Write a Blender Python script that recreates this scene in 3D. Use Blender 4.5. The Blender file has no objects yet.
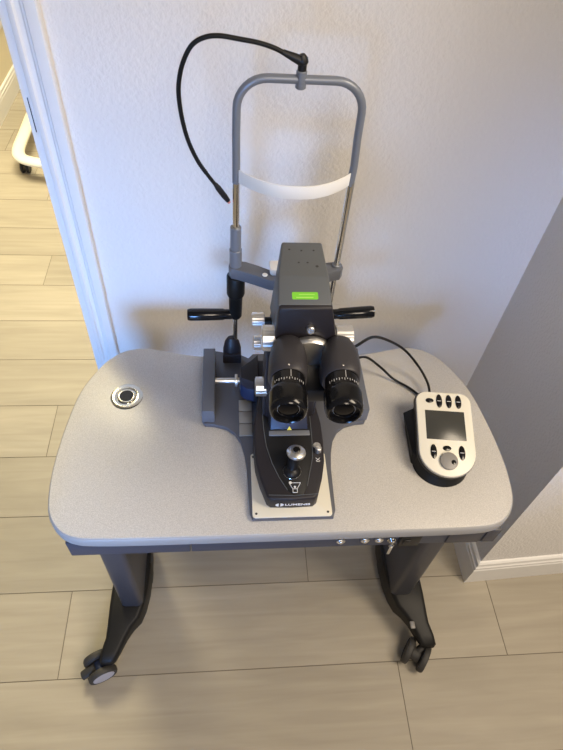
import bpy, bmesh, math, random
from mathutils import Vector, Matrix
random.seed(4)
C = bpy.context.scene.collection
PI = math.pi
S = bpy.context.scene

# ------------------------------------------------------------------ materials
def mat(name, col, rough=.5, metal=0, spec=.5, bump=None, emit=None, coat=0, var=None):
    m = bpy.data.materials.new(name); m.use_nodes = True
    nt = m.node_tree; b = nt.nodes['Principled BSDF']
    b.inputs['Base Color'].default_value = (*col, 1)
    b.inputs['Roughness'].default_value = rough
    b.inputs['Metallic'].default_value = metal
    b.inputs['Specular IOR Level'].default_value = spec
    b.inputs['Coat Weight'].default_value = coat
    if bump or var:
        tc = nt.nodes.new('ShaderNodeTexCoord')
    if bump:
        sc, st, dist, det = bump
        n = nt.nodes.new('ShaderNodeTexNoise'); n.inputs['Scale'].default_value = sc; n.inputs['Detail'].default_value = det
        bp = nt.nodes.new('ShaderNodeBump'); bp.inputs['Strength'].default_value = st; bp.inputs['Distance'].default_value = dist
        nt.links.new(tc.outputs['Object'], n.inputs['Vector'])
        nt.links.new(n.outputs['Fac'], bp.inputs['Height']); nt.links.new(bp.outputs['Normal'], b.inputs['Normal'])
    if var:
        sc, amt = var
        n = nt.nodes.new('ShaderNodeTexNoise'); n.inputs['Scale'].default_value = sc; n.inputs['Detail'].default_value = 3
        nt.links.new(tc.outputs['Object'], n.inputs['Vector'])
        r = nt.nodes.new('ShaderNodeValToRGB')
        r.color_ramp.elements[0].position = .35; r.color_ramp.elements[1].position = .65
        r.color_ramp.elements[0].color = (*[c*(1-amt) for c in col], 1)
        r.color_ramp.elements[1].color = (*[min(1, c*(1+amt)) for c in col], 1)
        nt.links.new(n.outputs['Fac'], r.inputs['Fac']); nt.links.new(r.outputs['Color'], b.inputs['Base Color'])
    return m

M = dict(
    wall=mat('textured_wall_paint', (.76, .74, .72), .85, spec=.25, bump=(140, .60, .004, 2.5)),
    wall2=mat('cream_wall_paint', (.78, .70, .52), .9, spec=.2),
    trim=mat('white_trim_paint', (.80, .79, .77), .45),
    gap=mat('dark_gap', (.05, .05, .05), .9),
    top=mat('speckled_laminate', (.52, .505, .48), .30, spec=.5, var=(620, .17)),
    band=mat('grey_edge_band', (.33, .325, .32), .45),
    under=mat('blue_grey_metal', (.040, .048, .072), .45, bump=(900, .1, .001, 2)),
    column=mat('column_enamel', (.052, .052, .062), .42, bump=(900, .12, .001, 2)),
    foot=mat('black_cast_foot', (.010, .0095, .009), .48, spec=.3, bump=(700, .15, .001, 2)),
    tyre=mat('grey_caster_tyre', (.035, .033, .031), .6),
    hub=mat('light_hub', (.42, .41, .45), .4),
    plate=mat('slate_enamel', (.095, .10, .12), .42, bump=(1200, .1, .0006, 2)),
    rail=mat('grey_rail_enamel', (.12, .13, .155), .42),
    bow=mat('blue_grey_tube', (.20, .22, .26), .36, metal=.25),
    head=mat('tower_grey', (.105, .115, .125), .5, bump=(1400, .12, .0005, 2)),
    dark=mat('charcoal_plastic', (.018, .016, .020), .45, spec=.35, bump=(1400, .12, .0005, 2)),
    tube=mat('binocular_grey', (.038, .036, .042), .45, spec=.4, bump=(1400, .12, .0005, 2)),
    black=mat('glossy_black', (.006, .006, .007), .16, spec=.4),
    blackm=mat('black_plastic', (.009, .009, .010), .42, spec=.35),
    rubber=mat('rubber_black', (.006, .006, .006), .5, spec=.3),
    chrome=mat('chrome', (.72, .71, .69), .16, metal=1),
    satin=mat('satin_aluminium', (.80, .79, .77), .38, metal=1),
    white=mat('ivory_panel', (.78, .75, .64), .4),
    strap=mat('white_strap', (.85, .84, .80), .45),
    ink=mat('white_ink', (.75, .76, .78), .5),
    green=mat('lime_sticker', (.20, .62, .04), .5),
    greenl=mat('pale_lime_print', (.42, .75, .15), .5),
    yellow=mat('yellow_sticker', (.75, .68, .10), .5),
    blue=mat('dark_blue_gloss', (.018, .030, .080), .42),
    glass=mat('lens_glass', (.003, .003, .004), .10, spec=.25),
    screen=mat('grey_lcd', (.050, .050, .044), .24),
    brass=mat('nickel_ring', (.60, .57, .48), .20, metal=1),
    dial=mat('grey_dial', (.24, .23, .22), .4),
    seam=mat('slot_plate', (.36, .35, .32), .4, metal=.4),
    trolley=mat('white_enamel', (.85, .82, .68), .3),
    red=mat('fixation_bulb', (.7, .25, .18), .3),
)

def plank_material():
    m = bpy.data.materials.new('oak_vinyl_planks'); m.use_nodes = True
    nt = m.node_tree; b = nt.nodes['Principled BSDF']; N = nt.nodes.new; L = nt.links.new
    at = N('ShaderNodeVertexColor'); at.layer_name = 'plank'
    sep = N('ShaderNodeSeparateColor'); L(at.outputs['Color'], sep.inputs['Color'])
    tc = N('ShaderNodeTexCoord')
    off = N('ShaderNodeVectorMath'); off.operation = 'SCALE'; off.inputs['Scale'].default_value = 37
    L(at.outputs['Color'], off.inputs[0])
    add = N('ShaderNodeVectorMath'); L(tc.outputs['Object'], add.inputs[0]); L(off.outputs[0], add.inputs[1])
    mp = N('ShaderNodeMapping'); mp.inputs['Scale'].default_value = (1.6, 22, 1); L(add.outputs[0], mp.inputs['Vector'])
    n1 = N('ShaderNodeTexNoise'); n1.inputs['Scale'].default_value = 1.6; n1.inputs['Detail'].default_value = 7; n1.inputs['Distortion'].default_value = .6
    L(mp.outputs[0], n1.inputs['Vector'])
    mp2 = N('ShaderNodeMapping'); mp2.inputs['Scale'].default_value = (1.2, 5, 1); L(add.outputs[0], mp2.inputs['Vector'])
    n2 = N('ShaderNodeTexNoise'); n2.inputs['Scale'].default_value = 1.6; n2.inputs['Detail'].default_value = 3; n2.inputs['Distortion'].default_value = 1.2
    L(mp2.outputs[0], n2.inputs['Vector'])
    r = N('ShaderNodeValToRGB'); r.color_ramp.elements[0].position = .3; r.color_ramp.elements[1].position = .72
    r.color_ramp.elements[0].color = (.375, .335, .265, 1); r.color_ramp.elements[1].color = (.45, .405, .325, 1)
    L(n1.outputs['Fac'], r.inputs['Fac'])
    r2 = N('ShaderNodeValToRGB'); r2.color_ramp.elements[0].position = .35; r2.color_ramp.elements[1].position = .7
    r2.color_ramp.elements[0].color = (.90, .90, .90, 1); r2.color_ramp.elements[1].color = (1, 1, 1, 1)
    L(n2.outputs['Fac'], r2.inputs['Fac'])
    mx = N('ShaderNodeMix'); mx.data_type = 'RGBA'; mx.blend_type = 'MULTIPLY'; mx.inputs['Factor'].default_value = 1
    L(r.outputs['Color'], mx.inputs['A']); L(r2.outputs['Color'], mx.inputs['B'])
    mr = N('ShaderNodeMapRange'); mr.inputs['To Min'].default_value = .93; mr.inputs['To Max'].default_value = 1.05
    L(sep.outputs['Green'], mr.inputs['Value'])
    mu = N('ShaderNodeVectorMath'); mu.operation = 'SCALE'; L(mx.outputs['Result'], mu.inputs[0]); L(mr.outputs['Result'], mu.inputs['Scale'])
    L(mu.outputs[0], b.inputs['Base Color'])
    b.inputs['Roughness'].default_value = .5; b.inputs['Specular IOR Level'].default_value = .35
    bp = N('ShaderNodeBump'); bp.inputs['Strength'].default_value = .15; bp.inputs['Distance'].default_value = .002
    L(n1.outputs['Fac'], bp.inputs['Height']); L(bp.outputs['Normal'], b.inputs['Normal'])
    return m
M['plank'] = plank_material()

# ------------------------------------------------------------------ mesh helpers
def merge(bm, tmp, mi=0, mtx=None):
    if mtx is not None: bmesh.ops.transform(tmp, matrix=mtx, verts=tmp.verts)
    bmesh.ops.recalc_face_normals(tmp, faces=tmp.faces)
    vm = {v: bm.verts.new(v.co) for v in tmp.verts}
    for f in tmp.faces:
        try: nf = bm.faces.new([vm[v] for v in f.verts])
        except ValueError: continue
        nf.material_index = mi
    tmp.free()

def bevel_sharp(t, w, seg=2, ang=30):
    t.normal_update()
    es = [e for e in t.edges if len(e.link_faces) == 2 and e.calc_face_angle(0) > math.radians(ang)]
    if es and w > 0: bmesh.ops.bevel(t, geom=es, offset=w, segments=seg, affect='EDGES', profile=.5, clamp_overlap=True)

def box(bm, x0, x1, y0, y1, z0, z1, bev=0, mi=0, mtx=None, seg=2):
    t = bmesh.new(); bmesh.ops.create_cube(t, size=1)
    for v in t.verts:
        v.co = Vector(((x0+x1)/2+v.co.x*(x1-x0), (y0+y1)/2+v.co.y*(y1-y0), (z0+z1)/2+v.co.z*(z1-z0)))
    bevel_sharp(t, bev, seg); merge(bm, t, mi, mtx)

def prism(bm, pts, z0, z1, bev=0, mi=0, mtx=None, seg=2, ang=30):
    """pts: xy outline; z0/z1: number or function(x, y)."""
    f0 = z0 if callable(z0) else (lambda x, y: z0); f1 = z1 if callable(z1) else (lambda x, y: z1)
    t = bmesh.new()
    a = [t.verts.new((x, y, f0(x, y))) for x, y in pts]; b = [t.verts.new((x, y, f1(x, y))) for x, y in pts]
    n = len(pts); t.faces.new(a[::-1]); t.faces.new(b)
    for i in range(n): t.faces.new((a[i], a[(i+1) % n], b[(i+1) % n], b[i]))
    bmesh.ops.recalc_face_normals(t, faces=t.faces)
    if bev:
        es = [e for e in t.edges if abs((e.verts[0].co-e.verts[1].co).z) < 1e-9 or callable(z1) and not (e.verts[0].co.x == e.verts[1].co.x and e.verts[0].co.y == e.verts[1].co.y)]
        bmesh.ops.bevel(t, geom=es, offset=bev, segments=seg, affect='EDGES', profile=.5, clamp_overlap=True)
    merge(bm, t, mi, mtx)

def hexa(bm, v8, bev=0, mi=0, mtx=None, seg=2):
    """v8: bottom four then top four, counter-clockwise."""
    t = bmesh.new(); v = [t.verts.new(p) for p in v8]
    for f in ((3, 2, 1, 0), (4, 5, 6, 7), (0, 1, 5, 4), (1, 2, 6, 5), (2, 3, 7, 6), (3, 0, 4, 7)): t.faces.new([v[i] for i in f])
    bmesh.ops.recalc_face_normals(t, faces=t.faces)
    bevel_sharp(t, bev, seg, 10); merge(bm, t, mi, mtx)

def axis_mtx(p, d):
    d = Vector(d).normalized(); return Matrix.Translation(Vector(p)) @ d.to_track_quat('Z', 'Y').to_matrix().to_4x4()

def lathe(bm, prof, p=(0, 0, 0), d=(0, 0, 1), n=32, mi=0):
    """prof: (radius, height) list; closes at both ends."""
    t = bmesh.new(); rings = []
    for r, h in prof:
        if r < 1e-6: rings.append([t.verts.new((0, 0, h))])
        else: rings.append([t.verts.new((r*math.cos(2*PI*i/n), r*math.sin(2*PI*i/n), h)) for i in range(n)])
    for a, b in zip(rings, rings[1:]):
        for i in range(n):
            j = (i+1) % n
            if len(a) == 1 and len(b) == 1: continue
            if len(a) == 1: t.faces.new((a[0], b[i], b[j]))
            elif len(b) == 1: t.faces.new((a[i], b[0], a[j]))
            else: t.faces.new((a[i], a[j], b[j], b[i]))
    for rg in (rings[0], rings[-1]):
        if len(rg) > 1: t.faces.new(rg)
    merge(bm, t, mi, axis_mtx(p, d))

def cyl(bm, p, d, r, h, bev=.001, n=32, mi=0, r2=None):
    r2 = r if r2 is None else r2
    lathe(bm, [(0, 0), (r-bev, 0), (r, bev), (r2, h-bev), (r2-bev, h), (0, h)], p, d, n, mi)

def knurled(bm, p, d, r, h, teeth=18, mi=0):
    t = bmesh.new(); n = teeth*4
    pts = [(r*(1 if i % 4 < 2 else .945)*math.cos(2*PI*i/n), r*(1 if i % 4 < 2 else .945)*math.sin(2*PI*i/n)) for i in range(n)]
    prism(t, pts, 0, h, bev=0); bmesh.ops.recalc_face_normals(t, faces=t.faces)
    merge(bm, t, mi, axis_mtx(p, d))
    cyl(bm, Vector(p)-Vector(d).normalized()*.0012, d, r*.88, h+.0024, .001, 32, mi)

def spline(pts, sub=8):
    P = [Vector(p) for p in pts]; P = [P[0]*2-P[1]]+P+[P[-1]*2-P[-2]]; out = []
    for i in range(1, len(P)-2):
        a, b, c, d = P[i-1:i+3]
        for k in range(sub):
            t = k/sub
            out.append(.5*((2*b)+(c-a)*t+(2*a-5*b+4*c-d)*t*t+(3*b-a-3*c+d)*t**3))
    out.append(P[-2]); return out

def tube(bm, pts, r, n=12, mi=0, flat=1.0):
    """r: number or function of 0..1; flat scales the section's second axis."""
    t = bmesh.new(); rings = []; N = len(pts)
    up = None
    for i, p in enumerate(pts):
        d = (pts[min(i+1, N-1)]-pts[max(i-1, 0)]).normalized()
        if up is None: up = Vector((0, 0, 1)) if abs(d.z) < .9 else Vector((0, 1, 0))
        s = d.cross(up).normalized(); up = s.cross(d).normalized()
        rr = r(i/(N-1)) if callable(r) else r
        rings.append([t.verts.new(p+(s*math.cos(2*PI*k/n)+up*math.sin(2*PI*k/n)*flat)*rr) for k in range(n)])
    for a, b in zip(rings, rings[1:]):
        for k in range(n): t.faces.new((a[k], a[(k+1) % n], b[(k+1) % n], b[k]))
    t.faces.new(rings[0][::-1]); t.faces.new(rings[-1]); merge(bm, t, mi)

def loft(bm, rings, mi=0):
    t = bmesh.new(); R = [[t.verts.new(p) for p in r] for r in rings]; n = len(R[0])
    for a, b in zip(R, R[1:]):
        for k in range(n): t.faces.new((a[k], a[(k+1) % n], b[(k+1) % n], b[k]))
    t.faces.new(R[0][::-1]); t.faces.new(R[-1]); merge(bm, t, mi)

def rrect(x0, x1, z0, z1, r, n=4):
    r = min(r, (x1-x0)/2-1e-5, (z1-z0)/2-1e-5); o = []
    for cx, cz, a in ((x1-r, z1-r, 0), (x0+r, z1-r, 90), (x0+r, z0+r, 180), (x1-r, z0+r, 270)):
        for k in range(n+1):
            t = math.radians(a+90*k/n); o.append((cx+r*math.cos(t), cz+r*math.sin(t)))
    return o

def smooth_outline(pts, sub=6):
    n = len(pts); out = []
    for i in range(n):
        a, b, c, d = [Vector((*pts[(i+k-1) % n], 0)) for k in range(4)]
        for k in range(sub):
            t = k/sub
            v = .5*((2*b)+(c-a)*t+(2*a-5*b+4*c-d)*t*t+(3*b-a-3*c+d)*t**3); out.append((v.x, v.y))
    return out

def link(name, bm, mats, parent=None, smooth=True):
    me = bpy.data.meshes.new(name); bm.normal_update()
    if smooth:
        for f in bm.faces: f.smooth = True
        for e in bm.edges:
            if len(e.link_faces) != 2 or e.calc_face_angle(0) > math.radians(38): e.smooth = False
    bm.to_mesh(me); bm.free()
    for m in (mats if isinstance(mats, (list, tuple)) else [mats]): me.materials.append(M[m] if isinstance(m, str) else m)
    o = bpy.data.objects.new(name, me); C.objects.link(o)
    if parent is not None:
        o.parent = parent
        o.matrix_parent_inverse = Matrix.Identity(4)
        off = world_loc(parent)
        for v in me.vertices: v.co -= off
    return o

def world_loc(o):
    p = Vector((0, 0, 0))
    while o is not None: p += o.location; o = o.parent
    return p

def part(name, mats, parent, fn, label=None, smooth=True):
    bm = bmesh.new(); fn(bm); o = link(name, bm, mats, parent, smooth)
    if label: o['label'] = label
    return o

def struct(name, mats, fn, smooth=True):
    bm = bmesh.new(); fn(bm); o = link(name, bm, mats, None, smooth); o['kind'] = 'structure'; return o

def thing(name, loc, label, cat, group=None):
    o = bpy.data.objects.new(name, None); C.objects.link(o); o.location = loc; o.empty_display_size = .05
    o['label'] = label; o['category'] = cat
    if group: o['group'] = group
    return o

def text(bm, s, size, mtx, mi=0, ext=.00015, stretch=1.0, bold=0.0):
    cu = bpy.data.curves.new('lettering', 'FONT'); cu.body = s; cu.size = size; cu.extrude = ext; cu.align_x = 'CENTER'; cu.offset = bold
    o = bpy.data.objects.new('lettering', cu); C.objects.link(o)
    dg = bpy.context.evaluated_depsgraph_get(); me = bpy.data.meshes.new_from_object(o.evaluated_get(dg))
    t = bmesh.new(); t.from_mesh(me)
    for v in t.verts: v.co.x *= stretch
    bpy.data.objects.remove(o); bpy.data.curves.remove(cu); bpy.data.meshes.remove(me)
    merge(bm, t, mi, mtx)

# ------------------------------------------------------------------ the room
WY = 1.075                                                        # face of the back wall
def floor_fn(bm):
    lay = bm.loops.layers.color.new('plank')
    rows = {}
    L = 1.27
    # measured plank rows and end joints of the floor that is seen; regular beyond
    ys = [-3.41+.237*k for k in range(16)]+[.385, .622, .866, 1.090, 1.312, 1.538, 1.755, 1.977, 2.185, 2.39]+[2.39+.237*k for k in range(1, 16)]
    known = {.148: .474, .385: -.467, .622: .24, .866: .98, 1.090: -.632, 1.312: .1, 1.538: .25, 1.755: .2, 1.977: -.815, 2.185: .08, 2.39: .0}
    ys[15] = .148
    for ya, yb in zip(ys, ys[1:]):
        x = known.get(round(ya, 3), random.uniform(-.3, .6))-L*4
        while x < 3.2:
            g = .0011
            vs = [bm.verts.new(p) for p in ((x+g, ya+g, 0), (x+L-g, ya+g, 0), (x+L-g, yb-g, 0), (x+g, yb-g, 0))]
            f = bm.faces.new(vs); c = (random.random(), random.random(), random.random(), 1)
            for lp in f.loops: lp[lay] = c
            e = [bm.verts.new(v.co-Vector((0, 0, .0012))) for v in vs]
            x += L
            for i in range(4):
                q = bm.faces.new((vs[i], e[i], e[(i+1) % 4], vs[(i+1) % 4])); q.material_index = 1
    f = bm.faces.new([bm.verts.new(p) for p in ((-5, -3.5, -.0012), (4.5, -3.5, -.0012), (4.5, 6, -.0012), (-5, 6, -.0012))]); f.material_index = 1
M['seamf'] = mat('plank_seam', (.16, .135, .10), .8)
struct('floor', ['plank', 'seamf'], floor_fn, smooth=False)

def wall_back_fn(bm):
    box(bm, -.352, .76, WY, WY+.12, 0, 2.5)
    box(bm, -1.4, -.352, WY, WY+.12, 2.06, 2.5)
    box(bm, -3.2, -1.4, WY, WY+.12, 0, 2.5)
struct('wall_back', 'wall', wall_back_fn, smooth=False)
# boxed-out corner on the right: side face and the face that looks at the camera
dx, dy = math.cos(math.radians(3.0)), math.sin(math.radians(3.0))
OC = Vector((.745, .614)); E1 = OC+Vector((dx, dy))*.325
struct('wall_right', 'wall', lambda bm: prism(bm, [tuple(OC), tuple(E1), (E1.x, 1.3), (.745, 1.3)], 0, 2.5, bev=.0))
struct('wall_front_right', 'wall', lambda bm: prism(bm, [(E1.x+.07, E1.y+.012), (2.6, E1.y+.09), (2.6, 1.3), (E1.x+.07, 1.3)], 0, 2.5), smooth=False)
bpy.data.objects['wall_front_right'].name = 'wall_side'

def base_profile():                                               # (offset from wall, z)
    return [(0, 0), (.014, 0), (.014, .092), (.0115, .096), (.0115, .101), (.0135, .104), (.0135, .110), (.010, .114), (.009, .120), (.0105, .123), (.0095, .129), (.005, .133), (0, .134)]
def run_base(bm, path):
    """path: xy polyline, wall on the right-hand side; mitred."""
    n = len(path); P = [Vector(p) for p in path]; rings = []
    for i, p in enumerate(P):
        ds = []
        if i > 0: ds.append((p-P[i-1]).normalized())
        if i < n-1: ds.append((P[i+1]-p).normalized())
        ns = [Vector((-d.y, d.x)) for d in ds]
        m = sum(ns, Vector((0, 0))).normalized(); m = m/max(.2, m.dot(ns[0]))
        rings.append([(p.x+m.x*o, p.y+m.y*o, z) for o, z in base_profile()])
    loft(bm, rings)
struct('baseboard_right', 'trim', lambda bm: run_base(bm, [tuple(E1), tuple(OC), (.745, WY)][::-1][::-1] if False else [(.745, WY), tuple(OC), tuple(E1)][::-1]), smooth=False)
struct('baseboard_back', 'trim', lambda bm: run_base(bm, [(.73, WY), (-.30, WY)]), smooth=False)

def casing_fn(bm):
    # jamb board, then a moulded casing whose profile runs across x
    box(bm, -.368, -.352, WY-.004, WY+.124, 0, 2.06, .001)
    box(bm, -1.40, -1.372, WY-.004, WY+.124, 0, 2.06, .001)
    prof = [(-.352, 0), (-.352, .010), (-.3465, .0135), (-.342, .0135), (-.3385, .0095), (-.331, .0085), (-.327, .0125), (-.3245, .0125), (-.3215, .0165), (-.312, .0185), (-.303, .0185), (-.3005, .016), (-.3005, 0)]
    prism(bm, [(x, WY-d) for x, d in prof], 0, 2.08)
    prism(bm, [(-1.752-x, WY-d) for x, d in prof], 0, 2.08)
    box(bm, -1.45, -.3005, WY-.018, WY, 2.06, 2.13, .003)
struct('trim_1', 'trim', casing_fn)
def strike(bm):
    box(bm, -.3600, -.3585, WY-.0055, WY-.0030, 1.185, 1.250, .0005)
o = struct('trim_2', 'blackm', strike)

# the next room
def left_wall(bm):
    box(bm, -1.46, -1.34, 2.5, 4.6, 0, 2.5); 
struct('wall_left', 'wall2', left_wall, smooth=False)
struct('wall_far', 'wall2', lambda bm: box(bm, -1.34, 1.2, 4.6, 4.7, 0, 2.5), smooth=False)
def lb(bm):
    loft(bm, [[(-1.34+o, y, z*1.0) for o, z in base_profile()] for y in (2.5, 4.6)])
struct('baseboard_left', 'trim', lb, smooth=False)
struct('trim_3', 'trim', lambda bm: (box(bm, -1.34, -1.315, 3.2, 4.5, .425, .455, .004), box(bm, -1.34, -1.330, 3.25, 4.45, .36, .425, .002)))

# ------------------------------------------------------------------ white trolley in the next room
tr = thing('equipment_trolley', (-.93, 3.1, 0), 'white-enamelled trolley base on black casters, past the doorway at left', 'trolley')
ring = [(-.80, 2.80, .1), (-.92, 2.80, .1), (-1.035, 2.83, .1), (-1.085, 2.875, .1), (-1.105, 2.95, .1), (-1.11, 3.10, .1), (-1.115, 3.40, .1), (-1.09, 3.52, .1), (-.98, 3.55, .1), (-.80, 3.45, .1)]
part('base_frame', 'trolley', tr, lambda bm: tube(bm, spline(ring, 8), .033, 16, flat=.62))
part('post', 'trolley', tr, lambda bm: (box(bm, -.84, -.79, 3.08, 3.14, .08, .95, .006), box(bm, -.83, -.79, 2.80, 3.45, .085, .115, .004)))
part('tray', 'trolley', tr, lambda bm: box(bm, -.90, -.60, 2.98, 3.28, .95, .975, .008))
for (cx, cy) in ((-1.075, 2.885), (-1.08, 3.41), (-.81, 2.81), (-.81, 3.44)):
    def cf(bm):
        for s in (-1, 1): cyl(bm, (cx+s*.006, cy, .031), (s, 0, 0), .031, .016, .004, 24)
        cyl(bm, (cx, cy, .04), (0, 0, 1), .012, .046, .002, 16)
        box(bm, cx-.010, cx+.010, cy-.022, cy+.022, .045, .070, .004)
    part('caster', 'blackm', tr, cf)

# ------------------------------------------------------------------ rolling instrument table
TX = .114
tb = thing('instrument_table', (TX, .62, 0), 'grey laminate rolling instrument table with concave back edge and black feet', 'table')
half = [(.20, .4385), (.345, .440), (.395, .4455), (.425, .463), (.4455, .495), (.454, .54), (.456, .60), (.450, .68), (.4365, .765), (.416, .820), (.388, .868), (.355, .896), (.318, .9065), (.28, .903), (.225, .890), (.165, .881), (.08, .877)]
outline = [(TX+x, y) for x, y in half]+[(TX-x, y) for x, y in half[::-1]]
out_s = smooth_outline(outline, 5)
def inset(pts, d):
    n = len(pts); r = []
    for i in range(n):
        a = Vector(pts[i-1]); b = Vector(pts[i]); c = Vector(pts[(i+1) % n]); t = (c-a).normalized(); r.append((b.x-t.y*d, b.y+t.x*d))
    return r
def band(bm):
    prof = [(.004, .730), (.0012, .7315), (0, .735), (0, .752), (.0015, .7565), (.0045, .7588)]
    loft(bm, [[(x, y, z) for x, y in inset(out_s, d)] for d, z in prof])
part('edge_band', 'band', tb, band)
part('tabletop', 'top', tb, lambda bm: prism(bm, inset(out_s, .004), .738, .760, .0006))
def rails(bm):
    box(bm, -.300, -.076, .4500, .478, .672, .7295, .002)
    box(bm, -.0735, .520, .4500, .478, .672, .7295, .002)
    box(bm, -.298, -.27, .478, .80, .690, .7295, .002); box(bm, .498, .526, .478, .80, .690, .7295, .002)
    box(bm, -.30, .53, .78, .80, .690, .7295, .002)
part('under_frame', 'under', tb, rails)
part('end_box', 'column', tb, lambda bm: (box(bm, .43, .50, .447, .60, .676, .7295, .003), box(bm, .505, .532, .4475, .60, .676, .7295, .002)))
part('switch_box', 'blackm', tb, lambda bm: (box(bm, .330, .372, .441, .475, .682, .7295, .003), box(bm, .336, .350, .4385, .4415, .697, .715, .001)))
for x in (.214, .262, .290):
    part('socket', 'satin', tb, lambda bm: (cyl(bm, (x, .4505, .705), (0, -1, 0), .0085, .006, .001, 24), cyl(bm, (x, .4450, .705), (0, -1, 0), .0045, .003, .001, 16)))
ks = part('key_switch', 'chrome', tb, lambda bm: (cyl(bm, (.315, .4505, .705), (0, -1, 0), .009, .006, .001, 24), cyl(bm, (.315, .445, .705), (0, -1, 0), .0065, .004, .001, 24)))
def key(bm):
    box(bm, .3142, .3158, .4375, .4410, .697, .713, .0005)
    tube(bm, [Vector((.315+.005*math.sin(a), .4385, .6985+.005*math.cos(a)-.004)) for a in [i*2*PI/16 for i in range(17)]], .0008, 6)
    box(bm, .3130, .3190, .4375, .4388, .655, .691, .0005)
part('key', 'satin', ks, key)
gm = part('cable_grommet', 'brass', tb, lambda bm: lathe(bm, [(.0135, .0), (.0335, .0), (.0340, .0008), (.0325, .0018), (.0215, .0022), (.0205, .0016), (.0195, .0030), (.0165, .0042), (.0145, .0038), (.0135, .0010)], (-.218, .763, .7598), (0, 0, 1), 48))
part('cable_hole', 'gap', gm, lambda bm: lathe(bm, [(0, 0), (.0138, 0), (.0146, .0034), (.0140, .0037), (.0132, .0034), (0, .0032)], (-.218, .763, .7600), (0, 0, 1), 32))

for side in (-1, 1):
    mx = (lambda x: x) if side < 0 else (lambda x: .224-x)        # right foot mirrors the left
    def colf(bm):
        pts = [(x+(.003 if side > 0 else 0), y) for x, y in rrect(-.297, -.238, .530, .735, .014, 5)]
        prism(bm, [(mx(x), y) for x, y in pts], .095, .732, .001)
    part('column', 'column', tb, colf)
    st = [(.398, -.340, -.310, .068, .086), (.404, -.345, -.302, .066, .094), (.425, -.342, -.292, .063, .102), (.458, -.333, -.278, .061, .108), (.482, -.331, -.264, .058, .115), (.503, -.330, -.246, .052, .121),
          (.535, -.3295, -.236, .045, .126), (.58, -.328, -.229, .04, .128), (.65, -.322, -.226, .04, .128)]
    st = st+[(1.25-y+.02, a, b, c, d) for y, a, b, c, d in st[::-1]]
    def footf(bm):
        loft(bm, [[(mx(x), y, z) for x, z in rrect(a, b, c, d, .012, 4)] for y, a, b, c, d in st])
    ft = part('foot', 'foot', tb, footf)
    if side > 0:
        part('adjuster', 'dial', ft, lambda bm: box(bm, .499, .513, .441, .461, .1065, .1125, .003))
    for fy, ang in ((.405, None), (.865, 200)):
        cx = mx(-.326)
        if fy < .5:
            ax = Vector((.42, -.90, 0)) if side < 0 else Vector((.84, -.54, 0))
        else: ax = Vector((1, 0, 0))
        ax.normalize(); pr = Vector((-ax.y, ax.x, 0))             # rolling direction
        off = -pr*.012 if side < 0 else -pr*.016
        if fy > .5: off = Vector((0, .015, 0))
        ctr = Vector((cx, fy-.010 if fy < .5 else fy, .034))+off
        if fy < .5: ctr = Vector((-.350, .404, .038)) if side < 0 else Vector((.521, .392, .038))
        else: ctr.z = .038
        sw = Vector((cx, fy+.008 if fy < .5 else fy, .0))
        def fork(bm):
            cyl(bm, (sw.x, sw.y, .048), (0, 0, 1), .0125, .032, .002, 20)
            q = axis_mtx(ctr, ax)
            cyl(bm, ctr-ax*.013, ax, .019, .026, .002, 24)
            tube(bm, [ctr+Vector((0, 0, .004)), (ctr+sw)/2+Vector((0, 0, .034)), Vector((sw.x, sw.y, .062))], .012, 12)
        ca = part('caster', 'blue' if (side < 0 and fy < .5) else 'tyre', tb, fork)
        for s in (-1, 1):
            w = part('wheel', 'tyre', ca, lambda bm: lathe(bm, [(0, 0), (.030, 0), (.032, .002), (.036, .002), (.038, .005), (.038, .014), (.036, .018), (.031, .019), (.030, .0175), (0, .0175)], ctr+ax*s*.013, ax*s, 36))
        if side < 0 and fy < .5:
            part('hub_cap', 'hub', ca, lambda bm: cyl(bm, ctr+ax*.0300, ax, .0285, .0022, .001, 32), 'pale grey hub disc')
            def ped(bm):
                a = ctr+pr*(-.048)+Vector((0, 0, -.004))
                tube(bm, [ctr+pr*-.012+Vector((0, 0, .016)), ctr+pr*-.030+Vector((0, 0, .008)), a], .0125, 12, flat=.6)
            part('brake_pedal', 'tyre', ca, ped)
        else:
            part('hub_cap', 'foot', ca, lambda bm: cyl(bm, ctr+ax*.0300, ax, .0285, .0022, .001, 32))

# ------------------------------------------------------------------ slit lamp laser
SX = .118
sl = thing('slit_lamp', (SX, .66, .7602), 'grey slit lamp laser with twin black eyepieces and chin rest, on the table', 'slit lamp')
def mir(p): return [(2*SX-x, y) for x, y in p[::-1]]
ph = [(SX, .876), (.055, .874), (.045, .862), (.028, .872), (-.030, .884), (-.050, .880), (-.056, .868), (-.056, .692), (-.050, .681), (-.030, .679), (-.006, .672), (.012, .657), (.024, .635), (.031, .605), (.035, .57), (.0375, .480), (.0425, .4665)]
ph2 = ph+mir(ph)[:-1]
part('base_plate', 'plate', sl, lambda bm: prism(bm, ph2[::-1], .7605, .7725, .002))
def wp(bm):
    prism(bm, [(x+SX-.002, y) for x, y in rrect(-.074, .075, .467, .605, .006)], .7726, .7760, .0008)
wpl = part('floor_plate', 'white', sl, wp, 'ivory plate under the joystick housing')
for x, y in ((.049, .475), (.183, .475), (.047, .597), (.185, .597)):
    part('screw', 'gap', wpl, lambda bm: cyl(bm, (x, y, .7758), (0, 0, 1), .0024, .0006, .0002, 12))
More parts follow.
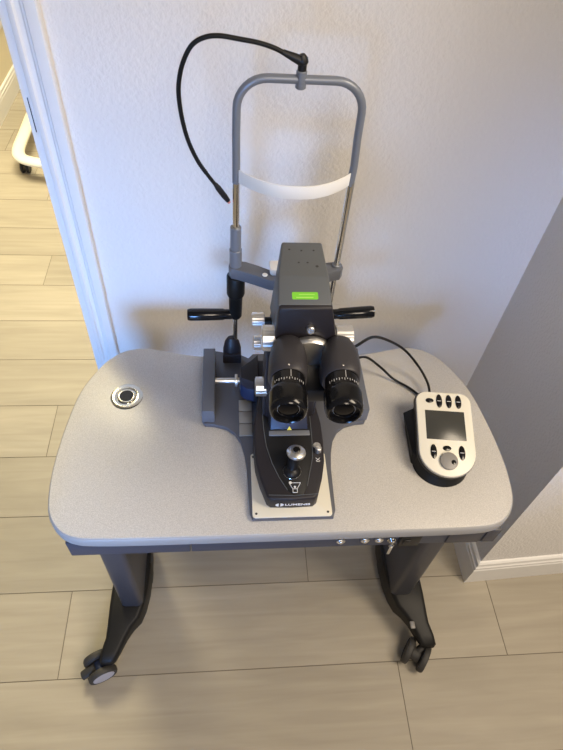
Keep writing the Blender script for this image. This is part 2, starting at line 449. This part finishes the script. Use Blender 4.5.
for s in (-1, 1):
    X = (lambda x: x) if s < 0 else (lambda x: 2*SX-x)
    rl = part('rail', 'rail', sl, lambda bm: box(bm, min(X(-.055), X(-.029)), max(X(-.055), X(-.029)), .684, .856, .7727, .812, .0015))
    def axl(bm):
        cyl(bm, (X(-.029), .775, .798), (-s, 0, 0), .0062, .052, .0005, 24)
        cyl(bm, (X(.013), .775, .798), (-s, 0, 0), .014, .006, .001, 24)
    part('axle', 'satin', sl, axl)
    def lug(bm):
        c = X(.010)
        prism(bm, [(c-.022, .846), (c+.018, .846), (c+.018, .872), (c-.022, .872)], .7727, lambda x, y: .800, .002)
        loft(bm, [[(c-.002+.020*math.cos(a)*k1, .862+(.013*math.sin(a))*k1+dy_, z) for a in [i*2*PI/20 for i in range(20)]] for k1, dy_, z in ((1, 0, .795), (.98, .001, .808), (.8, .004, .824), (.5, .006, .834))])
    part('post_socket', 'dark', sl, lug)
    def slots(bm):
        for k in range(3):
            a, b = sorted((X(.021), X(.048))); box(bm, a, b, .648+k*.031, .677+k*.031, .7727, .7762, .0006)
    if s < 0: part('slide_plate', 'seam', sl, slots)

def carriage(bm):
    box(bm, .060, .176, .69, .83, .775, .802, .004)
    for s in (-1, 1):
        X = (lambda x: x) if s < 0 else (lambda x: 2*SX-x)
        pts = [(.026, .748), (.036, .735), (.060, .728), (.064, .83), (.048, .812), (.026, .792)]
        pts = [(X(x), y) for x, y in pts]; prism(bm, pts, .778, .822, .003)
part('carriage', 'dark', sl, carriage)
part('carriage_cap', 'blue', sl, lambda bm: prism(bm, [(.0245, .746), (.0355, .7335), (.052, .730), (.052, .752), (.0245, .764)], .784, .8225, .001))

# joystick housing: boat-shaped, rising towards the back
hb = [(.075, .485), (.068, .491), (.057, .525), (.0495, .56), (.0475, .60), (.0485, .64), (.056, .69), (.064, .72)]
hz = lambda x, y: .8125+(y-.486)*.10
hout = hb+[(SX+.001, .725)]+[(2*(SX-.003)-x, y) for x, y in hb[::-1]]+[(SX-.003, .4835)]
hs = part('joystick_housing', 'dark', sl, lambda bm: prism(bm, hout, .7762, hz, .0045, seg=3))
pn = [(.118, .4905), (.106, .501), (.092, .526), (.080, .556), (.071, .59), (.067, .63), (.066, .665), (.160, .665), (.160, .60), (.158, .565), (.150, .535), (.143, .508), (.134, .4905)]
part('centre_panel', 'blackm', hs, lambda bm: prism(bm, pn, lambda x, y: hz(x, y)-.002, lambda x, y: hz(x, y)+.0018, .0012))
def ridge(bm):
    z = lambda p: Vector((p[0], p[1], hz(*p)+.0012))
    tube(bm, [z(p) for p in pn[1:7]], .0008, 6); tube(bm, [z(p) for p in pn[7:12]], .0008, 6)
    tube(bm, [z(p) for p in ((.071, .4925), (.118, .4905), (.162, .4925))], .0006, 6)
part('ridge', 'head', hs, ridge)
fm = Matrix.Translation((.119, .4830, .7905)) @ Matrix.Rotation(math.radians(88), 4, 'X')
def logo(bm):
    text(bm, 'LUMENIS', .0092, fm @ Matrix.Translation((.006, -.001, 0)), 0, .0002, 1.30, .0002)
    t = bmesh.new(); n = 28
    # round emblem split by a slanting gap
    for s in (-1, 1):
        pts = [(.0056*1.25*math.cos(a), .0056*math.sin(a)) for a in [math.radians(-90*s+s*(8+k*164/12)*1) if s > 0 else math.radians(90+8+k*164/12) for k in range(13)]]
        prism(t, [(x+s*.0006, y) for x, y in pts], 0, .0003)
    merge(bm, t, 0, fm @ Matrix.Translation((-.0275, .0022, 0)))
part('lettering', 'ink', hs, logo)
def icon(bm):
    z0 = hz(.119, .505)+.0022; q = lambda x, y: Vector((.1195+x*1.25, .5035+y*.9, z0+y*.09))
    for a, b in (((-.008, .012), (.009, .012)), ((-.008, .012), (-.003, -.001)), ((.009, .012), (.0035, -.001)), ((-.003, -.001), (-.003, -.009)), ((.0035, -.001), (.0035, -.009)), ((-.003, -.009), (.0035, -.009)), ((-.003, -.001), (.0035, -.001))):
        tube(bm, [q(*a), q(*b)], .0006, 6)
    cyl(bm, q(-.006, .0125)-Vector((0, 0, .0006)), (0, 0, 1), .0028, .001, .0002, 16)
    cyl(bm, q(.0003, .003)-Vector((0, 0, .0006)), (0, 0, 1), .0022, .001, .0002, 16)
part('joystick_symbol', 'ink', hs, icon)

js = part('joystick', 'blackm', sl, lambda bm: (lathe(bm, [(0, 0), (.0165, 0), (.0160, .004), (.0125, .008), (.0105, .010), (.0098, .030), (.011, .034), (0, .034)], (.1165, .538, hz(.1165, .538)), (.06, .38, 1), 32)))
part('joystick_knob', 'satin', js, lambda bm: lathe(bm, [(0, 0), (.012, 0), (.0165, .002), (.0180, .006), (.0172, .009), (.0115, .013), (.0085, .0135), (0, .0135)], (.1225, .5535, .851), (.03, .2, 1), 40))
part('joystick_button', 'black', js, lambda bm: cyl(bm, (.1229, .5560, .8640), (.03, .2, 1), .0068, .0030, .001, 24))
part('boot_ring', 'chrome', js, lambda bm: tube(bm, [Vector((.1165+.0168*math.cos(a), .538+.0168*math.sin(a), hz(.1165, .538)+.0022)) for a in [i*2*PI/32 for i in range(33)]], .0008, 6))
part('lock_knob', 'satin', sl, lambda bm: (cyl(bm, (.1695, .578, hz(.17, .58)-.001), (0, .1, 1), .0062, .014, .0015, 20), cyl(bm, (.1685, .590, hz(.17, .59)-.001), (0, .1, 1), .0075, .004, .001, 20)))
def lk(bm):
    z0 = hz(.168, .562)+.0002
    for a, b in (((-.004, .004), (.004, -.003)), ((.004, .004), (-.004, -.003)), ((-.003, -.004), (.003, -.004))):
        tube(bm, [Vector((.168+a[0], .561+a[1], z0)), Vector((.168+b[0], .561+b[1], z0))], .0006, 6)
part('lock_symbol', 'ink', hs, lk)
# column carrying the optics
def colm(bm):
    hexa(bm, [(.078, .624, .820), (.156, .624, .820), (.166, .72, .80), (.068, .72, .80), (.080, .660, .868), (.152, .660, .868), (.163, .72, .868), (.070, .72, .868)], .003)
    box(bm, .069, .166, .655, .745, .80, 1.02, .006)
    hexa(bm, [(.072, .67, 1.0), (.163, .67, 1.0), (.163, .745, 1.0), (.072, .745, 1.0), (.078, .62, 1.09), (.160, .62, 1.09), (.160, .72, 1.09), (.078, .72, 1.09)], .004)
cm = part('column', 'dark', sl, colm)
part('display_window', 'blue', cm, lambda bm: hexa(bm, [(.080, .6225, .8235), (.154, .6225, .8235), (.154, .6265, .8225), (.080, .6265, .8225), (.083, .6560, .8650), (.149, .6560, .8650), (.149, .6585, .8640), (.083, .6585, .8640)], .0008), 'dark blue glossy sloping window')
part('window_lip', 'bow', cm, lambda bm: box(bm, .077, .157, .612, .624, .8215, .8285, .0015))
def tri(bm):
    mt = Matrix.Translation((.1175, .6265, .8300)) @ Matrix.Rotation(math.radians(52), 4, 'X')
    prism(bm, [(-.0050, -.0035), (.0050, -.0035), (0, .005)], -.0002, .0004, mtx=mt)
part('warning_label', 'yellow', cm, tri, 'small yellow warning triangle')
part('side_slab', 'tube', cm, lambda bm: (box(bm, .0655, .0695, .660, .71, .82, 1.03, .001), box(bm, .1655, .1695, .660, .71, .82, 1.03, .001)))
for (nm, p, d, r, h, te) in (('focus_knob', (.072, .675, .902), (-1, 0, 0), .0190, .021, 14), ('magnifier_knob', (.0735, .603, 1.112), (-1, 0, 0), .0205, .0215, 14),
                        ('filter_knob', (.058, .668, 1.086), (-1, 0, 0), .0135, .019, 12), ('filter_knob', (.054, .655, 1.046), (-1, 0, 0), .0125, .0115, 12),
                        ('magnifier_knob', (.166, .606, 1.112), (1, 0, 0), .0180, .026, 14)):
    part(nm, 'satin', sl, lambda bm: knurled(bm, p, d, r, h, te))
part('shaft', 'blackm', sl, lambda bm: (cyl(bm, (.060, .668, 1.084), (1, 0, 0), .007, .11, .0005, 16), cyl(bm, (.054, .655, 1.046), (1, 0, 0), .006, .03, .0005, 16)))

# tower housing
def tower(bm):
    t = bmesh.new()
    # rows front -> back: (y, ztop, xl_top, xr_top, zbot, xl_bot, xr_bot)
    rows = [(.595, 1.188, .0705, .1500, 1.105, .0695, .163), (.642, 1.203, .0730, .1485, 1.102, .0690, .163), (.7235, 1.203, .0835, .1465, 1.06, .072, .158)]
    loft(bm, [[(xl, y, zt), (xr, y, zt), (xrb, y, zb), (xlb, y, zb)] for y, zt, xl, xr, zb, xlb, xrb in rows])
tw = None
bmt = bmesh.new(); tower(bmt); bevel_sharp(bmt, .0035, 3, 12); tw = link('tower_housing', bmt, 'head', sl)
part('tower_neck', 'dark', sl, lambda bm: (box(bm, .085, .146, .69, .735, .87, 1.09, .005), cyl(bm, (.118, .78, .79), (0, 0, 1), .022, .20, .003, 32), box(bm, .095, .141, .73, .80, .97, 1.0, .004)))
for x, y in ((.094, .704), (.1125, .7015), (.1315, .702), (.106, .673), (.1195, .673), (.133, .6645)):
    part('screw_hole', 'gap', tw, lambda bm: cyl(bm, (x, y, 1.2028), (0, 0, 1), .0016 if x != .133 else .0024, .0005, .0001, 12))
sm = Matrix.Translation((.111, .6115, 1.1930)) @ Matrix.Rotation(math.radians(18.8), 4, 'X')
part('sticker', 'green', tw, lambda bm: prism(bm, [(x, y) for x, y in rrect(-.019, .019, -.007, .005, .002)], -.001, .0006, mtx=sm), 'lime green sticker')
part('sticker_print', 'greenl', tw, lambda bm: (box(bm, -.013, .012, -.0045, -.0032, .0005, .0009, 0, mtx=sm), box(bm, -.009, .014, .0005, .0015, .0005, .0009, 0, mtx=sm)))
part('front_screw_hole', 'gap', tw, lambda bm: cyl(bm, (.1115, .6005, 1.1890), (0, -.3, 1), .0018, .0006, .0001, 12))
def cover(bm):
    hexa(bm, [(.0695, .585, 1.126), (.164, .585, 1.126), (.162, .640, 1.126), (.070, .640, 1.126), (.0725, .591, 1.1865), (.1500, .591, 1.1865), (.1500, .606, 1.1905), (.0725, .606, 1.1905)], .003)
cv = part('front_cover', 'dark', sl, cover)
part('cover_screw', 'satin', cv, lambda bm: (cyl(bm, (.1205, .5880, 1.150), (0, -1, .25), .0062, .010, .0015, 24)))
def drum(bm):
    cyl(bm, (.1225, .640, 1.092), (0, -1, 0), .034, .064, .002, 48)
part('magnification_drum', 'tube', sl, drum)
part('drum_ring', 'satin', sl, lambda bm: lathe(bm, [(.030, 0), (.0395, 0), (.0400, .001), (.0400, .008), (.0370, .0120), (.030, .0125)], (.1225, .584, 1.097), (0, -1, 0), 48))

# binocular tubes
yw = math.radians(-3.6)
for ex, ey, rx in ((.0815, .457, 0), (.1590, .455, 1)):
    mt = Matrix.Translation((ex, ey, 1.118)) @ Matrix.Rotation(yw, 4, 'Z')
    bt = part('binocular_tube', 'tube', sl, lambda bm: None)
    def tubef(bm):
        t = bmesh.new()
        rings = []
        for y, hw, zt, zb, rr in ((.058, .0255, .0255, -.026, .024), (.060, .0272, .0270, -.033, .025), (.075, .0285, .0272, -.044, .024), (.095, .0282, .0268, -.048, .023), (.112, .0258, .0252, -.046, .022), (.126, .0195, .0215, -.040, .016), (.134, .0130, .015, -.030, .010)):
            rings.append([(x, y, z) for x, z in rrect(-hw, hw, zb, zt, rr, 6)])
        loft(t, rings); merge(bm, t, 0, mt)
    bpy.data.objects.remove(bt); bt = part('binocular_tube', 'tube', sl, tubef)
    def world(p): return mt @ Vector(p)
    D = (mt.to_3x3() @ Vector((0, -1, 0)))
    ep = part('eyepiece', 'black', bt, lambda bm: lathe(bm, [(0, 0), (.0245, 0), (.0245, .0245), (.0250, .025), (.0250, .0275), (.0268, .0285), (.0276, .031), (.0278, .036), (.0272, .055), (.0255, .0620), (.0230, .0640), (.0212, .0630), (.0198, .056), (0, .054)], world((0, .062, 0)), D, 56))
    part('ocular_lens', 'glass', ep, lambda bm: lathe(bm, [(0, -.002), (.0150, -.002), (.0150, .0010), (.0110, .0028), (.005, .0038), (0, .0040)], world((0, .0055, 0)), D, 40))
    part('eye_ring', 'dial', ep, lambda bm: lathe(bm, [(.0152, 0), (.0158, 0), (.0158, .0008), (.0152, .0008)], world((0, .0060, 0)), D, 40))
    def marks(bm):
        for k in range(-6, 7):
            a = math.radians(k*9); r = .0246
            p = world((r*math.sin(a), .0435, r*math.cos(a))); q = world((r*math.sin(a), .0412 if k % 2 else .0395, r*math.cos(a)))
            tube(bm, [p, q], .0004, 6)
        tube(bm, [world((.002, .0570, .0246)), world((.002, .0450, .0246))], .0004, 6)
    part('dioptre_scale', 'ink', ep, marks)
    part('tube_screw', 'chrome', bt, lambda bm: cyl(bm, world((-.001, .0640, .0262)), (0, 0, 1), .0017, .001, .0003, 12))
part('bridge_block', 'blackm', sl, lambda bm: box(bm, .095, .152, .520, .575, 1.055, 1.085, .006))

# chin rest frame
CY, XL, XR = .868, .0148, .2115
def bow_pts():
    r = .046; zt = 1.386; p = []
    p.append(Vector((XL, CY, 1.214)))
    p += [Vector((XL+.000, CY, 1.25)), Vector((XL-.0005, CY, 1.30))]
    for k in range(9):
        a = PI-PI/2*k/8; p.append(Vector((XL+r+r*math.cos(a), CY, zt-r+r*math.sin(a))))
    for k in range(9):
        a = PI/2-PI/2*k/8; p.append(Vector((XR-.003-r+r*math.cos(a), CY, zt-r+r*math.sin(a))))
    p += [Vector((XR-.0025, CY, 1.30)), Vector((XR, CY, 1.25)), Vector((XR-.001, CY, 1.214))]
    return p
cf_ = part('chin_rest_frame', 'bow', sl, lambda bm: tube(bm, bow_pts(), .0066, 16))
part('frame_clamp', 'bow', cf_, lambda bm: (cyl(bm, (.1095, CY, 1.373), (0, 0, 1), .0082, .026, .0015, 24)))
for X in (XL, XR):
    rd = part('post_rod', 'chrome', sl, lambda bm: (cyl(bm, (X, CY, 1.03), (0, 0, 1), .0062, .19, .0003, 20)))
    part('post_collar', 'bow', sl, lambda bm: (cyl(bm, (X, CY, 1.03), (0, 0, 1), (.0118) if X == XL else .0085, .045 if X == XL else .012, .001, 24), cyl(bm, (X, CY, 1.075), (0, 0, 1), .0102, .050, .001, 24) if X == XL else None))
    part('lower_rod', 'chrome', sl, lambda bm: cyl(bm, (X, CY, .790), (0, 0, 1), .0055, .235, .0003, 20))
def bracket(bm):
    pts = [(0, CY+.014), (XL-.004, CY+.014), (XL-.012, CY+.008), (XL-.0135, CY-.003), (XL-.008, CY-.013), (XL+.004, CY-.016), (.05, CY-.030), (.078, CY-.044), (.090, CY-.046), (.113, CY-.046)]
    pts = pts[1:]
    inner = [(.113, CY-.018), (.088, CY-.018), (.06, CY-.002), (.035, CY+.010)]
    half = pts+inner
    m = [(.2263-x, y) for x, y in pts]
    full = pts+[(.2263-x, y) for x, y in pts[::-1][1:]]+[(.2263-x, y) for x, y in inner[::-1][:-1]]+inner
    prism(bm, full, 1.012, 1.037, .0015)
br = part('chin_rest_bracket', 'rail', sl, bracket)
part('height_button', 'strap', br, lambda bm: (cyl(bm, (.0700, .838, 1.0368), (0, 0, 1), .0052, .003, .001, 20)))
part('chin_cup', 'strap', sl, lambda bm: (hexa(bm, [(.080, .835, 1.0375), (.146, .835, 1.0375), (.146, .862, 1.0375), (.080, .862, 1.0375), (.078, .833, 1.054), (.148, .833, 1.054), (.148, .864, 1.054), (.078, .864, 1.054)], .004)))
def strapf(bm):
    t = bmesh.new(); n = 28; A = []
    for k in range(n+1):
        u = -1+2*k/n; x = (XL+XR)/2+u*(XR-XL)/2*.97; y = CY-.004-.046*(1-abs(u)**2.2); A.append((x, y))
    full = A+[(x, y+.0022) for x, y in A[::-1]]
    prism(bm, full, 1.216, 1.2395, .0004)
part('forehead_strap', 'strap', cf_, strapf, 'white curved forehead strap')
hg = part('height_grip', 'rubber', sl, lambda bm: (lathe(bm, [(0, 0), (.0110, 0), (.0130, .004), (.0142, .058), (.0170, .062), (.0182, .066), (.0182, .110), (.0165, .1125), (0, .1125)], (XL+.0005, CY, .899), (0, 0, 1), 32)), 'black vertical grip of the chin rest')
for s, X in ((-1, XL), (1, XR)):
    part('handle', 'black', sl, lambda bm: lathe(bm, [(0, 0), (.0100, 0), (.0108, .006), (.0108, .018), (.0122, .022), (.0132, .07), (.0132, .089), (.0115, .0955), (0, .0965)], (X+s*.004, CY, .905), (s, 0, -.02 if s < 0 else .09), 32))
# gooseneck fixation lamp, clamped on the frame
g = [(.106, .868, 1.408), (.088, .868, 1.418), (.068, .868, 1.427), (.045, .868, 1.433), (.019, .868, 1.4365), (-.008, .868, 1.4395), (-.029, .868, 1.437), (-.048, .868, 1.426), (-.062, .868, 1.402), (-.0695, .868, 1.375), (-.071, .868, 1.350), (-.068, .868, 1.318), (-.061, .868, 1.285), (-.048, .868, 1.252), (-.032, .868, 1.226), (-.018, .868, 1.206)]
fl = part('fixation_lamp', 'rubber', sl, lambda bm: (tube(bm, spline(g, 8), .0032, 12), [tube(bm, [a, a+(b-a)*.5], .0036, 10) for a, b in zip(spline(g, 8)[8:-10], spline(g, 8)[9:-9])]), 'black gooseneck lamp arm')
part('joint', 'blackm', fl, lambda bm: (cyl(bm, (.1095, .868, 1.396), (0, 0, 1), .0066, .012, .001, 20), lathe(bm, [(0, 0), (.004, 0), (.0075, .004), (.0078, .010), (.0045, .016), (0, .017)], (.112, .868, 1.405), (-.3, 0, 1), 20), lathe(bm, [(0, 0), (.0078, .001), (.0068, .010), (.0040, .034), (0, .035)], (.112, .868, 1.410), (-.93, 0, .36), 20)))
part('lamp_tip', 'blackm', fl, lambda bm: lathe(bm, [(0, 0), (.0036, .001), (.0052, .010), (.0052, .028), (.0040, .040), (0, .041)], (-.021, .868, 1.211), (.56, 0, -.83), 20))
part('bulb', 'red', fl, lambda bm: lathe(bm, [(0, 0), (.0028, 0), (.0028, .003), (0, .005)], (.0018, .868, 1.177), (.56, 0, -.83), 12))

# ------------------------------------------------------------------ control pad
PC = Vector((.436, .620, .7603))
cp = thing('control_pad', PC, 'white and black laser control pad with grey screen and dial, on the table', 'control pad')
base_m = Matrix.Translation(PC) @ Matrix.Rotation(math.radians(-5.5), 4, 'Z')
tilt = Matrix.Translation((0, 0, .0535)) @ Matrix.Rotation(math.radians(14), 4, 'X')
def pad_outline(w, y0, y1, rt=.022):
    o = []
    for k in range(7): a = PI/2*k/6; o.append((w-rt+rt*math.cos(a), y1-rt+rt*math.sin(a)))
    for k in range(7): a = PI/2+PI/2*k/6; o.append((-w+rt+rt*math.cos(a), y1-rt+rt*math.sin(a)))
    for k in range(21): a = PI+PI*k/20; o.append((w*math.cos(a), y0+w*.93+w*.93*math.sin(a)))
    return o
FM = base_m @ tilt
part('body', 'blackm', cp, lambda bm: prism(bm, pad_outline(.0590, -.0925, .091), -.014, -.0015, .002, mtx=FM))
def stand(bm):
    t = bmesh.new()
    lo = pad_outline(.0565, -.093, .065, .012); up = pad_outline(.0550, -.088, .080, .012)
    ra = [(x-.004, y, 0) for x, y in lo]; rb = []
    for x, y in up:
        v = tilt @ Vector((x, y, -.010)); rb.append(v)
    loft(t, [ra, rb]); 
    merge(bm, t, 0, base_m)
    # flared wing at the left
    hexa(bm, [(-.064, -.040, .0003), (-.050, -.060, .0003), (-.050, .058, .0003), (-.066, .058, .0003), (-.064, -.030, .022), (-.050, -.045, .026), (-.050, .066, .050), (-.076, .060, .034)], .001, mtx=base_m)
part('stand', 'rubber', cp, stand)
fp = part('face_plate', 'white', cp, lambda bm: prism(bm, pad_outline(.0570, -.0905, .089), -.0015, .003, .0015, mtx=FM), 'ivory face plate')
part('face_rim', 'dial', cp, lambda bm: prism(bm, pad_outline(.0582, -.0920, .0903), -.0030, -.0008, .0005, mtx=FM))
part('screen', 'screen', cp, lambda bm: box(bm, -.0405, .0405, -.0150, .0475, .0026, .0036, .0003, mtx=FM))
def ell(bm, cx, cy, a, b, h0=.0028, h1=.0044): prism(bm, [(cx+a*math.cos(t), cy+b*math.sin(t)) for t in [i*2*PI/24 for i in range(24)]], h0, h1, .0005, mtx=FM)
for cx, cy, a, b in ((-.0295, .069, .0085, .0052), (-.0095, .069, .0063, .0150), (.0105, .069, .0063, .0150), (.0305, .069, .0063, .0150), (-.0285, -.0410, .0065, .0150), (-.001, -.0330, .0085, .0055), (.0285, -.0410, .0065, .0150)):
    bt = part('button', 'black', cp, lambda bm: ell(bm, cx, cy, a, b))
    if b > .01: part('button_mark', 'ink', bt, lambda bm: box(bm, cx-.004, cx+.004, cy-.0005, cy+.0005, .0043, .0047, 0, mtx=FM))
part('dial', 'dial', cp, lambda bm: (lathe(bm, [(0, .002), (.0185, .002), (.0180, .0075), (.0165, .0085), (0, .0085)], (0, 0, 0), (0, 0, 1), 40) if False else prism(bm, [(.0178*math.cos(t), -.0600+.0178*math.sin(t)) for t in [i*2*PI/40 for i in range(40)]], .0025, .0085, .001, mtx=FM)))
part('dial_dimple', 'black', cp, lambda bm: ell(bm, .0085, -.0625, .0048, .0048, .0084, .0088))
part('cable_plug', 'head', cp, lambda bm: (tube(bm, [base_m @ Vector((-.012, .078, .030)), base_m @ Vector((-.014, .108, .014))], .0085, 16, flat=.8), box(bm, -.028, .008, .068, .100, .0, .020, .006, mtx=base_m)))

# cables
c1 = [(.200, .668, 1.000), (.232, .690, 1.000), (.275, .735, .975), (.330, .783, .912), (.384, .812, .850), (.424, .803, .805), (.442, .775, .785), (.4415, .745, .780), (.4375, .7335, .777)]
c2 = [(.205, .700, .880), (.245, .745, .885), (.290, .795, .850), (.335, .812, .800), (.372, .800, .769), (.403, .778, .7655), (.421, .756, .766), (.4270, .7335, .770)]
for p, lb_ in ((c1, 'black cable looping highest from the laser to the control pad'), (c2, 'black cable running lower, flatter across the tabletop to the control pad')):
    bm = bmesh.new(); tube(bm, spline(p, 10), .0028, 10); o = link('cable', bm, 'rubber'); o['label'] = lb_; o['category'] = 'cable'; o['group'] = 'cables to the control pad'

# ------------------------------------------------------------------ light
def area(name, loc, target, sx, sy, power, col, spread=180):
    l = bpy.data.lights.new(name, 'AREA'); l.shape = 'RECTANGLE'; l.size = sx; l.size_y = sy; l.energy = power; l.color = col; l.spread = math.radians(spread)
    o = bpy.data.objects.new(name, l); C.objects.link(o); o.location = loc
    o.rotation_euler = (Vector(target)-Vector(loc)).to_track_quat('-Z', 'Y').to_euler(); return o
area('ceiling_panel_light', (1.45, -.1, 2.45), (.9, .3, 0), .6, 1.2, 40, (1, .84, .64))
area('ceiling_panel_light_rear', (.35, -1.5, 2.45), (.15, .6, .6), .6, 1.0, 26, (1, .84, .66))
area('window_daylight', (-.75, -1.9, 1.05), (-.40, 1.0, .72), .6, .9, 5.4, (.20, .45, 1), 38)
area('added_daylight_stripe', (.52, -2.2, 1.1), (.72, 1.07, .92), .12, .7, .26, (.22, .45, 1), 12)  # extra narrow lamp, added to lay the bluish stripe near the right-hand corner
area('next_room_ceiling_light', (-.75, 2.6, 2.4), (-.85, 2.5, 0), 1.0, 1.2, 112, (1, .87, .56))
w = bpy.data.worlds.new('room_ambient'); S.world = w; w.use_nodes = True
w.node_tree.nodes['Background'].inputs['Color'].default_value = (.95, .93, .96, 1)
w.node_tree.nodes['Background'].inputs['Strength'].default_value = .15

# ------------------------------------------------------------------ camera
cd = bpy.data.cameras.new('camera'); cam = bpy.data.objects.new('camera', cd); C.objects.link(cam); S.camera = cam
cd.sensor_fit = 'HORIZONTAL'; cd.sensor_width = 36; cd.lens = 36*570/563; cd.clip_start = .05
# rows: world axes in (right, down, forward) camera terms
Rw = Matrix(((.9957079, -.0069820, .0922877), (-.0643019, -.7693706, .6355581), (.0665660, -.6387645, -.7665174)))
m4 = Matrix.Identity(4)
for i in range(3):
    m4[i][0] = Rw[i][0]; m4[i][1] = -Rw[i][1]; m4[i][2] = -Rw[i][2]
m4[2][3] = 1.75
cam.matrix_world = m4

S.view_settings.view_transform = 'Standard'; S.view_settings.look = 'None'; S.view_settings.gamma = 1
S.view_settings.use_curve_mapping = False; S.view_settings.exposure = 0.02
